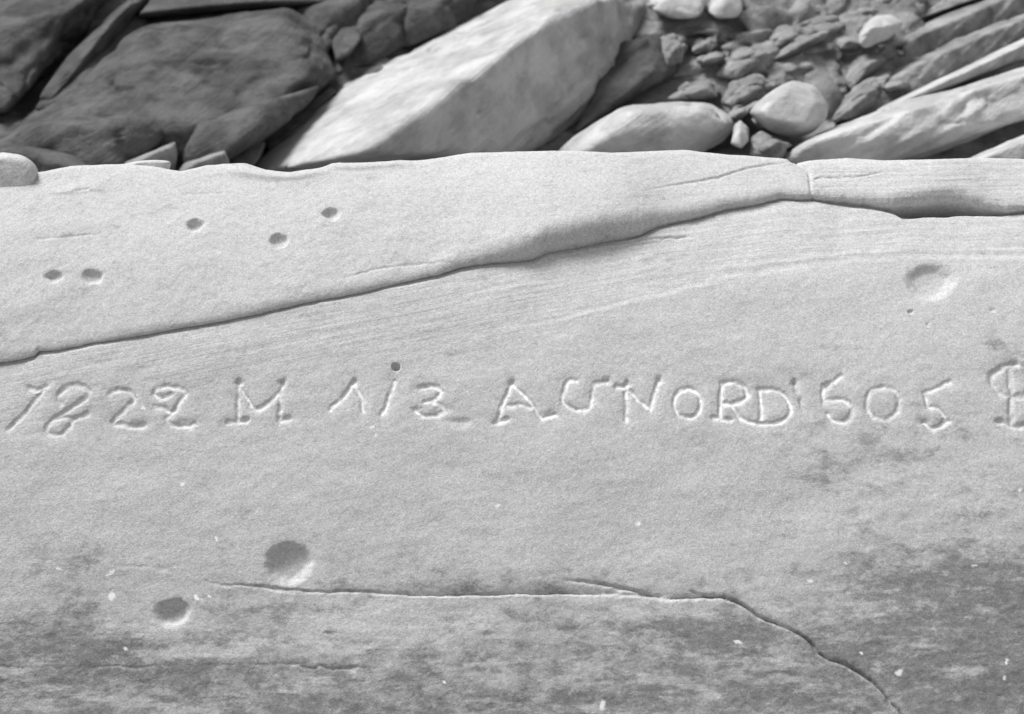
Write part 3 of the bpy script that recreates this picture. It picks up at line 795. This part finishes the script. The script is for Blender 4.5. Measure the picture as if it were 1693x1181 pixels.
rock('boulder', 'dark grey rounded boulder in front of the large dark rock', [(296, 290), (305, 230), (320, 200), (400, 175), (490, 148), (532, 138), (510, 175), (445, 228), (385, 258), (350, 290)], M_DARK, ridge=[(320, 206, 0.24), (440, 170, 0.25), (400, 235, 0.25)], lift=0.14, n=5, p=18, amp=0.014, strata=(STR, 0.004, 12), seed=35)
rock('boulder', 'small pale grey stone just over the crest left of the bright slab', [(280, 300), (300, 272), (340, 258), (372, 248), (382, 268), (380, 300)], M_MID, ridge=[(330, 266, 0.38), (370, 254, 0.38)], lift=0.28, p=26, amp=0.008, seed=37, n=4)
rock('boulder', 'dark stone in the gap beside the lower end of the bright slab', [(378, 262), (420, 232), (438, 238), (430, 262), (400, 300), (375, 300)], M_DARK, lift=0.16, p=14, amp=0.012, seed=39, n=4)
rock('layered_rock', 'thin dark splinter along the upper edge of the bright slab', [(430, 232), (500, 178), (548, 140), (560, 150), (510, 195), (445, 250)], M_DARK, lift=0.06, p=24, amp=0.01, seed=41, n=4, strata=(STR, 0.004, 14))
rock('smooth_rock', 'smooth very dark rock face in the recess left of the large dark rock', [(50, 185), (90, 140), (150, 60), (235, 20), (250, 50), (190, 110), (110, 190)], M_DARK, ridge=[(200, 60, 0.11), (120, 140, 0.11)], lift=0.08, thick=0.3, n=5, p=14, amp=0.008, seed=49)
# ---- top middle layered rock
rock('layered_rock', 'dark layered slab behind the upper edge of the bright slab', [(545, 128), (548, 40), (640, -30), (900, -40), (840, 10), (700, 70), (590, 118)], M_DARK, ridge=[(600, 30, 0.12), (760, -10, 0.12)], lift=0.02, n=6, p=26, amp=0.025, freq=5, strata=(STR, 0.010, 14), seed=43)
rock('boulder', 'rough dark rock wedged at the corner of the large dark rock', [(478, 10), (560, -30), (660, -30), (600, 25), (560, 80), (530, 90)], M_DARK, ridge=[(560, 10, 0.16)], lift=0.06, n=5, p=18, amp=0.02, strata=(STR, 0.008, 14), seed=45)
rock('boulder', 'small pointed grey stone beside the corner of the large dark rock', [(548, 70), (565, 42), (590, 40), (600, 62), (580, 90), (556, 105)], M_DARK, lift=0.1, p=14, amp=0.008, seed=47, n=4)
# ---- right of the slab
rock('boulder', 'dark broken rock leaning on the end of the bright slab', [(945, 225), (1005, 160), (1030, 62), (1078, 54), (1128, 92), (1118, 120), (1080, 145), (1030, 175)], M_DARK, ridge=[(1070, 70, 0.16), (1080, 120, 0.16)], lift=0.08, n=5, p=20, amp=0.02, freq=7, strata=(STR, 0.006, 14), seed=51)
rock('layered_rock', 'grey slab face rising behind the end of the bright slab', [(985, 60), (1040, -10), (1110, -20), (1090, 30), (1040, 75), (1000, 110)], M_MID, lift=0.0, p=24, amp=0.012, seed=53, n=4)
rock('boulder', 'pale low boulder just over the crest right of the bright slab', [(900, 290), (925, 240), (1030, 175), (1090, 167), (1170, 166), (1215, 188), (1222, 208), (1205, 232), (1150, 250), (1100, 290)], M_LIGHT, ridge=[(1040, 182, 0.3), (1160, 176, 0.3), (1190, 205, 0.30), (1000, 225, 0.31), (1120, 240, 0.28)], lift=0.2, steep=0.0010, n=6, p=18, amp=0.014, freq=4, strata=(STR, 0.003, 10), seed=55)
rock('boulder', 'smooth pale rounded stone standing alone above the right crest', [(1236, 187), (1248, 170), (1290, 141), (1312, 132), (1348, 143), (1372, 174), (1369, 198), (1346, 220), (1308, 231), (1268, 218)], M_LIGHT, ridge=[(1300, 150, 0.33), (1348, 172, 0.33), (1335, 208, 0.33), (1270, 200, 0.33), (1260, 180, 0.33)], steep=0.0010, lift=0.27, thick=0.22, n=6, p=26, amp=0.005, freq=5, seed=57)
rock('boulder', 'small upright pale stone between the low boulder and the rounded stone', [(1208, 238), (1214, 208), (1224, 199), (1238, 212), (1240, 232), (1226, 246)], M_LIGHT, ridge=[(1222, 215, 0.34)], lift=0.3, thick=0.12, n=4, p=14, amp=0.006, freq=9, seed=59)
# ---- right: long layered slabs
rock('layered_rock', 'broad pale layered slab running into the right edge', [(1262, 290), (1300, 245), (1345, 222), (1450, 188), (1560, 160), (1740, 98), (1740, 180), (1560, 228), (1440, 262), (1400, 300)], M_LIGHT, ridge=[(1350, 228, 0.36), (1470, 192, 0.36), (1600, 160, 0.36), (1740, 112, 0.36), (1740, 180, 0.34), (1560, 222, 0.34)], lift=0.24, thick=0.4, n=6, p=24, amp=0.016, freq=5, strata=(STR, 0.008, 18), seed=61, steep=0.0005, cracks=[([(1615, 150), (1645, 172), (1668, 195)], 4, 0.012), ([(1430, 225), (1460, 205), (1480, 190)], 6, 0.012)])
rock('layered_rock', 'pale slab in the corner under the broad layered slab', [(1540, 300), (1600, 262), (1740, 205), (1740, 300)], M_LIGHT, ridge=[(1650, 250, 0.48), (1740, 215, 0.48)], lift=0.4, thick=0.3, n=5, p=20, amp=0.012, strata=(STR, 0.006, 16), seed=63)
rock('layered_rock', 'thin pale ledge stone above the broad layered slab', [(1440, 192), (1455, 178), (1540, 140), (1640, 92), (1740, 40), (1740, 82), (1620, 128), (1500, 172)], M_LIGHT, ridge=[(1460, 182, 0.24), (1600, 118, 0.24), (1740, 52, 0.24)], lift=0.16, thick=0.4, n=6, p=24, amp=0.012, strata=(STR, 0.007, 18), seed=65)
rock('layered_rock', 'grey layered slab behind the thin pale ledge stone', [(1390, 215), (1420, 160), (1490, 108), (1600, 60), (1740, 0), (1740, 50), (1600, 112), (1470, 172)], M_MID, ridge=[(1500, 112, 0.14), (1740, 10, 0.14)], lift=0.07, thick=0.4, n=6, p=22, amp=0.018, strata=(STR, 0.009, 18), seed=67)
rock('layered_rock', 'grey slab with rough layers near the top right', [(1480, 112), (1488, 58), (1560, 30), (1680, -30), (1760, -40), (1760, -5), (1620, 58)], M_MID, ridge=[(1500, 66, 0.1), (1700, -20, 0.1)], lift=0.03, thick=0.4, n=6, p=22, amp=0.02, strata=(STR, 0.010, 18), seed=69)
rock('layered_rock', 'grey slab cut by the top edge at the right', [(1500, 40), (1560, 0), (1600, -30), (1700, -50), (1650, -15)], M_MID, lift=0.04, thick=0.4, n=5, p=20, amp=0.015, strata=(STR, 0.008, 16), seed=71)
rock('boulder', 'small pale pointed stone lying among the grey rubble', [(1416, 74), (1422, 48), (1445, 26), (1472, 24), (1494, 40), (1470, 64), (1430, 82)], M_LIGHT, ridge=[(1440, 45, 0.24), (1465, 45, 0.22)], steep=0.0008, lift=0.18, thick=0.15, n=5, p=14, amp=0.006, freq=8, seed=73)
rock('boulder', 'round grey boulder half buried behind the smooth pale stone', [(1280, 150), (1310, 100), (1345, 78), (1390, 82), (1410, 120), (1400, 170), (1370, 205), (1300, 190)], M_MID, ridge=[(1345, 110, 0.1), (1370, 150, 0.1)], lift=0.03, thick=0.3, n=5, p=12, amp=0.015, freq=6, seed=75)
rock('boulder', 'pale pitted stone at the top edge right of the bright slab', [(1066, 12), (1080, -20), (1150, -30), (1170, 5), (1160, 28), (1110, 34)], M_LIGHT, ridge=[(1110, 0, 0.22)], lift=0.16, thick=0.2, n=5, p=12, amp=0.014, freq=9, seed=77)
rock('boulder', 'pale blocky stone at the top edge beside the pitted one', [(1168, 20), (1180, -10), (1220, -20), (1230, 15), (1218, 30), (1185, 32)], M_LIGHT, ridge=[(1200, 0, 0.22)], lift=0.16, thick=0.2, n=4, p=16, amp=0.008, freq=9, seed=79)
# rough broken bedrock that the rubble lies on
rock('broken_bedrock', 'rough broken grey bedrock under the rubble between bright slab and right-hand layers', [(1060, 60), (1100, -40), (1400, -60), (1540, -40), (1510, 110), (1400, 215), (1180, 215), (1040, 185)], M_MID, ridge=[(1180, 60, 0.10), (1400, 40, 0.10), (1320, 150, 0.12)], lift=0.05, thick=0.4, n=6, p=16, amp=0.05, freq=7.5, strata=(STR, 0.020, 20), seed=81, steep=0.0004, cracks=[([(1128, 84), (1150, 80), (1172, 82)], 17, 0.16), ([(1160, 108), (1230, 75), (1300, 50)], 7, 0.05), ([(1265, 112), (1320, 76), (1390, 60)], 7, 0.05), ([(1280, 40), (1340, 22), (1420, 40)], 7, 0.05), ([(1400, 125), (1430, 100), (1480, 85)], 7, 0.05), ([(1090, 140), (1180, 122), (1240, 130)], 7, 0.05), ([(1180, 30), (1240, 45), (1290, 30)], 7, 0.05)])
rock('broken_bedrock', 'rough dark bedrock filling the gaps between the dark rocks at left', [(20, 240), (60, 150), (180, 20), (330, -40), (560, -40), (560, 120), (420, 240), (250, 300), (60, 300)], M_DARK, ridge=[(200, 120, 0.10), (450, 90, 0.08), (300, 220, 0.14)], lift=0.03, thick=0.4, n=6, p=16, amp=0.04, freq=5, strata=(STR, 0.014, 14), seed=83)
# rubble between them
RUB = [
 ('flat grey stone above the pale low boulder', [(1100, 165), (1130, 130), (1180, 138), (1190, 160), (1150, 172)], M_MID, 0.1),
 ('angular grey stone between the rounded stone and the dark hole', [(1180, 125), (1215, 80), (1270, 62), (1300, 70), (1280, 115), (1220, 140)], M_MID, 0.08),
 ('grey slab sliver above the half buried boulder', [(1270, 105), (1300, 60), (1380, 35), (1405, 40), (1370, 70), (1310, 95)], M_MID, 0.08),
 ('rough grey stone left of the pale pointed stone', [(1290, 55), (1320, 20), (1400, 8), (1425, 30), (1400, 48), (1330, 60)], M_MID, 0.04),
 ('grey stone at the top edge near the middle right', [(1225, 30), (1240, -10), (1330, -25), (1350, 10), (1300, 40), (1250, 45)], M_MID, 0.02),
 ('grey stone below the two pale top edge stones', [(1090, 62), (1100, 40), (1190, 38), (1230, 45), (1210, 65), (1180, 60), (1130, 66)], M_MID, 0.04),
 ('grey stone on the left of the smooth pale stone', [(1195, 170), (1210, 140), (1250, 125), (1290, 140), (1255, 168), (1225, 190)], M_MID, 0.12),
 ('grey wedge between the half buried boulder and the layered slabs', [(1370, 205), (1395, 160), (1440, 120), (1480, 115), (1470, 160), (1420, 200)], M_MID, 0.1),
 ('grey stone in the gully under the pale pointed stone', [(1395, 130), (1410, 90), (1470, 70), (1490, 90), (1450, 120), (1410, 150)], M_MID, 0.06),
 ('crumbled pale stone at the foot of the smooth pale stone', [(1238, 262), (1240, 225), (1262, 216), (1300, 232), (1320, 240), (1290, 270)], M_MID, 0.26),
 ('grey stone at the top edge over the pale pointed stone', [(1400, 10), (1420, -25), (1520, -35), (1540, -5), (1490, 25), (1440, 24)], M_MID, 0.02),
 ('knobbly grey stone beside the dark hole', [(1085, 100), (1092, 60), (1122, 52), (1140, 75), (1125, 110), (1100, 118)], M_MID, 0.1),
]
for i, (lab, ol, mt, lf) in enumerate(RUB):
    cx = sum(q[0] for q in ol) / len(ol); cy = sum(q[1] for q in ol) / len(ol)
    rock('rubble_stone', lab, ol, mt, ridge=[(cx, cy, lf + 0.09), (cx + 12, cy - 8, lf + 0.08)], lift=lf, thick=0.22, n=5, p=13, amp=0.021, freq=8, strata=(STR, 0.005, 16), seed=90 + i * 2, group='loose stones on the slope behind the outcrop')

# small loose stones that fill the gully
rng = np.random.default_rng(5)
ORD = ['leftmost', 'second', 'third', 'fourth', 'fifth', 'sixth', 'seventh', 'eighth', 'ninth', 'tenth', 'eleventh', 'twelfth', 'thirteenth', 'rightmost']
spots = []
while len(spots) < len(ORD):
    cx = rng.uniform(1085, 1480); cy = rng.uniform(5, 215)
    if cy > 150 and not 1195 < cx < 1300: cx = rng.uniform(1200, 1290)
    if all(abs(cx - q[0]) > 9 for q in spots): spots.append((cx, cy))
for i, (cx, cy) in enumerate(sorted(spots)):
    w = rng.uniform(20, 46); hgt = w * rng.uniform(0.35, 0.6); ang = rng.uniform(-0.75, -0.1); k = rng.integers(5, 8)
    a = np.sort(rng.uniform(0, 2 * math.pi, k))
    ol = [(cx + w * math.cos(t) * math.cos(ang) - hgt * math.sin(t) * math.sin(ang), cy + w * math.cos(t) * math.sin(ang) + hgt * math.sin(t) * math.cos(ang)) for t in np.linspace(0, 2 * math.pi, k, endpoint=False) + rng.uniform(-0.3, 0.3, k)]
    lf = 0.05 + 0.0006 * max(cy, 0)
    rock('loose_stone', 'small loose grey stone in the upper right gully, ' + (ORD[i] + ' of the small ones' if i in (0, len(ORD) - 1) else ORD[i] + ' small one from the left'), ol, M_MID, ridge=[(cx, cy, lf + 0.05)], lift=lf, thick=0.14, n=4, p=13, amp=0.02, freq=9, strata=(STR, 0.006, 18), seed=200 + i, group='small loose stones in the gully')
